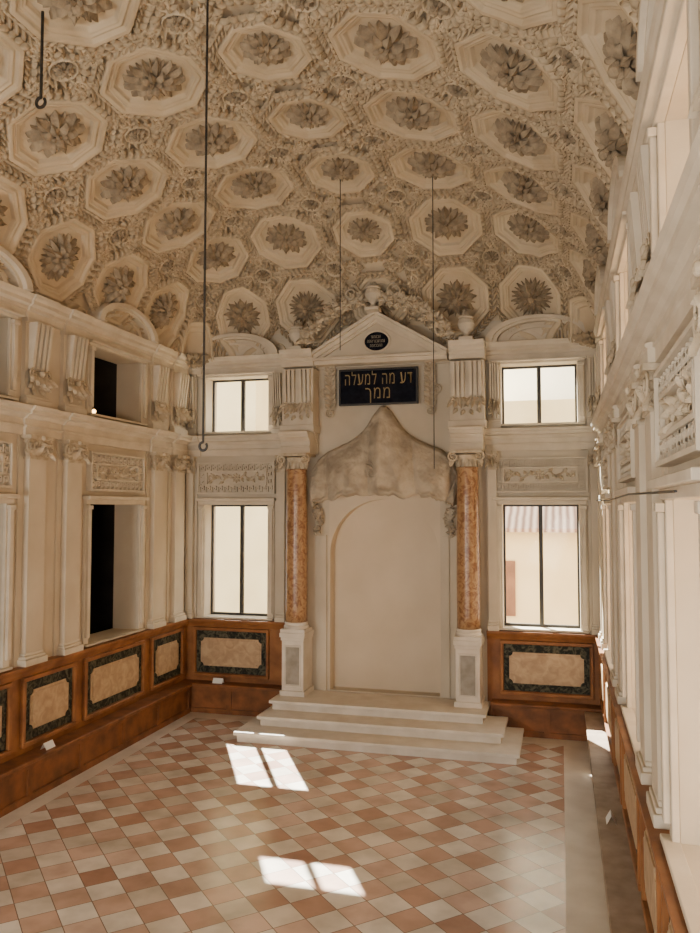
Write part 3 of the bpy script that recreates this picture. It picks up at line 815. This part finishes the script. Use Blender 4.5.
# ---------------------------------------------------------------- broken stucco canopy
cx=NX+.02
outl=[(1.33,3.92),(1.37,4.12),(1.37,4.36),(1.34,4.58),(1.24,4.77),(1.07,4.91),(.85,5.00),(.64,5.09),(.47,5.20),(.34,5.33),(.25,5.47),(.15,5.62),(.06,5.72),(0,5.74)]
outl=outl+[(-a,b) for a,b in outl[-2::-1]]
ol=np.array(outl); ds=np.concatenate([[0],np.cumsum(np.hypot(*np.diff(ol,axis=0).T))]); ds/=ds[-1]
NA,NR=260,64
vs=[];fs=[]
for i in range(NA+1):
    q=i/NA; ox=np.interp(q,ds,ol[:,0]); oz=np.interp(q,ds,ol[:,1])
    ca_=math.cos(math.pi*q); sa_=math.sin(math.pi*q)
    e1=mn.noise(Vector((q*14,3,0)))*.07+mn.noise(Vector((q*45,8,0)))*.02
    ix=(1.27+e1)*ca_; iz=3.84+(.24+e1)*max(sa_,0)**.8+e1*.5
    rib=abs(math.cos(math.pi*4.5*q))**.55
    ridge=math.exp(-((q-.5)/.02)**2)
    jag=1+.02*mn.noise(Vector((q*40,0,5)))
    for j in range(NR+1):
        s=j/NR; x=ix+(ox*jag-ix)*s; z=iz+(oz-iz)*s
        env=math.sin(math.pi*min(1,.10+s*.90))**.6
        n1=mn.noise(Vector((x*2.2,z*2.2,1)))*.05+mn.noise(Vector((x*7,z*7,2)))*.025+mn.noise(Vector((x*20,z*20,4)))*.012
        w=.08+.14*(1-s)+env*(.26*(.35+.65*sa_)+.15*rib+.05*ridge)+.10*math.exp(-((s-.04)/.045)**2)*(.6+.4*math.sin(31*q))+.04*math.exp(-((s-.93)/.05)**2)+n1*min(1,s*8+.3)
        vs.append((cx+x,YB-max(w,.03),z))
for i in range(NA):
    for j in range(NR):
        k=i*(NR+1)+j; fs.append((k,k+NR+1,k+NR+2,k+1))
n0=len(vs)
for i in range(NA+1):
    p=vs[i*(NR+1)]; vs.append((p[0],YB,p[2]+.10))
    p=vs[i*(NR+1)+NR]; vs.append((p[0],YB,p[2]))
for i in range(NA):
    fs.append((i*(NR+1),n0+2*i,n0+2*i+2,(i+1)*(NR+1))); fs.append((i*(NR+1)+NR,(i+1)*(NR+1)+NR,n0+2*i+3,n0+2*i+1))
cn=root('stucco_canopy',(cx,YB,3.8),label='broken grey-beige stucco shell canopy above the niche',cat='canopy')
part(cn,'shell',MB().add([(x-cx,y-YB,z-3.8) for x,y,z in vs],fs),M_raw,smooth=True)
pal=MB()
for k in range(7): pal.petal(.30 if k%2==0 else .24,.06,.10,-.02,face_wall(0,.46,.72,math.pi/2+(k-3)*.36))
volute(pal,-.11,.50,.66,.09,-1); volute(pal,.11,.50,.66,.09,1); pal.add(*ball(.05,0,-.54,.72))
part(cn,'palmette',pal,M_raw,label='small carved stucco palmette')
for sg in (-1,1):
    g=MB()
    pts=[(NX+sg*(1.23+.03*math.sin(k)),YB-.07,3.36+.06*k) for k in range(9)]
    g.tube(pts,[.02,.05,.07,.06,.09,.07,.10,.10,.11],8)
    for p in pts:
        for _ in range(2): g.petal(.11,.05,.05,0,face_wall(p[0],-(YB-.12),p[2],random.uniform(0,6.28)))
    solo('stucco_fragment',g,M_raw,label='ragged stucco leaf fragment hanging beside the niche',cat='ornament',group='broken fragments beside the niche')
    f=MB(); a,b_=sorted((NX+sg*1.08,NX+sg*1.2)); f.box(a,b_,YB-.05,YB,.51,3.35); trim(f,M_wall,'thin plaster jamb strip beside the niche')

# ---------------------------------------------------------------- hanging cords
def cord(x,y,z0,z1,rad,lab,hookr=0):
    r=root('hanging_cord',(x,y,z0),label=lab,cat='lamp cord',group='lamp cords hanging from the vault')
    m=MB(); m.tube([(0,0,.0+(hookr*2 if hookr else 0)),(0,0,(z1-z0)/2),(0,0,z1-z0)],rad,8); part(r,'cord',m,M_iron)
    if hookr:
        h=MB(); h.tube([(hookr*math.cos(a),0,hookr+hookr*math.sin(a)) for a in np.linspace(math.pi/2,math.pi/2+5.4,20)],rad*1.1,6); part(r,'hook',h,M_iron)
cord(-3.33,6.9,4.42,9.0,.012,'black lamp cord ending in a small hook',.04)
cord(-4.86,6.4,7.78,8.75,.015,'black cord ending in an iron ring',.05)
h=hook[(0,2)]; cord(h.x,h.y,3.87+2.32/11.0*h.y*1.0,h.z-.15,.007,'thin dark cord hanging from a ceiling rosette')
h=hook[(1,2)]; cord(h.x,h.y,4.42,h.z-.15,.007,'thin dark cord hanging from a ceiling rosette')

# ---------------------------------------------------------------- small cards on benches
def card(x,y,z,rot,lab):
    m=MB(); m.add([(-.1,-.05,0),(.1,-.05,0),(.1,0,.09),(-.1,0,.09),(.1,.05,0),(-.1,.05,0)],[(0,1,2,3),(3,2,4,5)])
    o=solo('folded_card',m,M_paper,label=lab,cat='card'); o.location=(x,y,z); o.rotation_euler=(0,0,rot)
card(-6.3,13.8,.551,0,'white folded paper card on the corner bench')
card(-6.88,9.5,.551,math.pi/2,'white folded paper card on the side bench')
card(.48,9.0,.501,math.pi/2,'white folded paper card on the worn bench')
w=MB(); w.tube([(XR-.13,13.2,3.98),(XR-.14,10,3.95),(XR-.14,7,3.98),(XR-.14,4.2,3.95)],.008,6)
solo('electric_cable',w,M_iron,label='thin black cable strung along the side wall',cat='cable')
bm_=bpy.data.materials.new('warm_bulb'); bm_.use_nodes=True; pb=bm_.node_tree.nodes['Principled BSDF']; pb.inputs['Emission Color'].default_value=(1,.55,.18,1); pb.inputs['Emission Strength'].default_value=14
r=root('wall_lamp',(XL-.30,11.25,5.33),label='small warm glowing lamp on the window sill',cat='lamp')
g=MB(); g.add(*ball(.035,0,0,.12)); part(r,'bulb',g,bm_); g=MB(); g.lathe([(.05,0),(.04,.02),(.015,.04),(.015,.09)],n=12); part(r,'lamp_base',g,M_iron)

# ---------------------------------------------------------------- outside
def building(name,mb,m,lab): return solo(name,mb,m,label=lab,cat='building')
b=MB(); b.box(-3.0,6,22,26,-3,3.3); building('neighbour_house',b,M_fac,'cream rendered low house outside the window')
b=MB(); b.prism([(21.6,3.3),(26,4.9),(26,4.75),(21.6,3.2)],'x',-3.2,6.2); building('tiled_roof',b,M_roof,'sunlit clay tile roof outside')
b=MB(); b.box(-1.75,-1.22,21.93,22,.9,2.4); building('window_shutter',b,M_shut,'brown wooden shutter on the neighbouring house')
b=MB(); b.box(-18,-3.2,24,28,-3,4.6); b.box(-18,-9.9,24.5,28,4.6,12); building('neighbour_house',b,M_fac,'tall cream rendered house outside the window')
b=MB(); b.box(-16,-3.05,29,29.8,-3,14); building('neighbour_house',b,M_fac2,'tall pale rendered house further back')
b=MB(); b.box(-3,10,30,34,-3,7.9); building('neighbour_house',b,M_fac,'cream rendered house behind the tiled roof')
b=MB(); b.box(-3,10,35,38,-3,18); building('neighbour_house',b,M_fac2,'tall pale rendered house behind the roofs')
b=MB(); b.box(7.5,10,-6,20,-3,10.5); building('neighbour_house',b,M_ochre,'ochre rendered house across the side street')
b=MB(); b.box(-18,10,14.8,40,-3.2,-3); b.box(XR+TH+.1,10,-8,14.8,-3.2,-3); building('courtyard_ground',b,M_border,'pale paved courtyard below the windows')

# ---------------------------------------------------------------- lights
sun=bpy.data.lights.new('sun','SUN'); sun.energy=55; sun.angle=.009; sun.color=(1,.97,.91)
so_=bpy.data.objects.new('sun',sun); COL.objects.link(so_)
so_.rotation_euler=Vector((.555,-1,-.96)).to_track_quat('-Z','Y').to_euler()
w=bpy.data.worlds.new('world'); scene.world=w; w.use_nodes=True
bg=w.node_tree.nodes['Background']; bg.inputs[0].default_value=(.97,.98,1,1); bg.inputs[1].default_value=4.4
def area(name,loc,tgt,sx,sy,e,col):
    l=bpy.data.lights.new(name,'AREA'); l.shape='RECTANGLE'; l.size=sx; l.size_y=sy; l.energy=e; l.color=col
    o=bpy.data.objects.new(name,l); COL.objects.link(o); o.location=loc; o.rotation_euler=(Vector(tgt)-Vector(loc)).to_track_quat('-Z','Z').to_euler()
area('end_fill_light',(-5.9,Y0+.15,2.6),(-4.2,9,5.8),1.2,2.0,560,(1,.975,.92))  # added fill lamp before the plain end wall, out of view; no window modelled
area('end_fill_light',(-.4,Y0+.15,2.6),(-3.4,9,5.4),1.2,2.0,300,(1,.975,.92))  # second added fill lamp, weaker, on the right; also no window behind it

# ---------------------------------------------------------------- camera
psi=math.radians(15.07); th=math.radians(3.0)
R_=Vector((math.cos(psi),math.sin(psi),0)); F_=Vector((-math.sin(psi)*math.cos(th),math.cos(psi)*math.cos(th),math.sin(th))); U_=R_.cross(F_)
cam=bpy.data.cameras.new('camera'); cam.sensor_width=36; cam.sensor_fit='AUTO'; cam.lens=780/933*36; cam.clip_start=.05; cam.clip_end=200
co=bpy.data.objects.new('camera',cam); COL.objects.link(co)
co.matrix_world=Matrix.Translation((0,0,HC))@Matrix((R_,U_,-F_)).transposed().to_4x4()
scene.camera=co
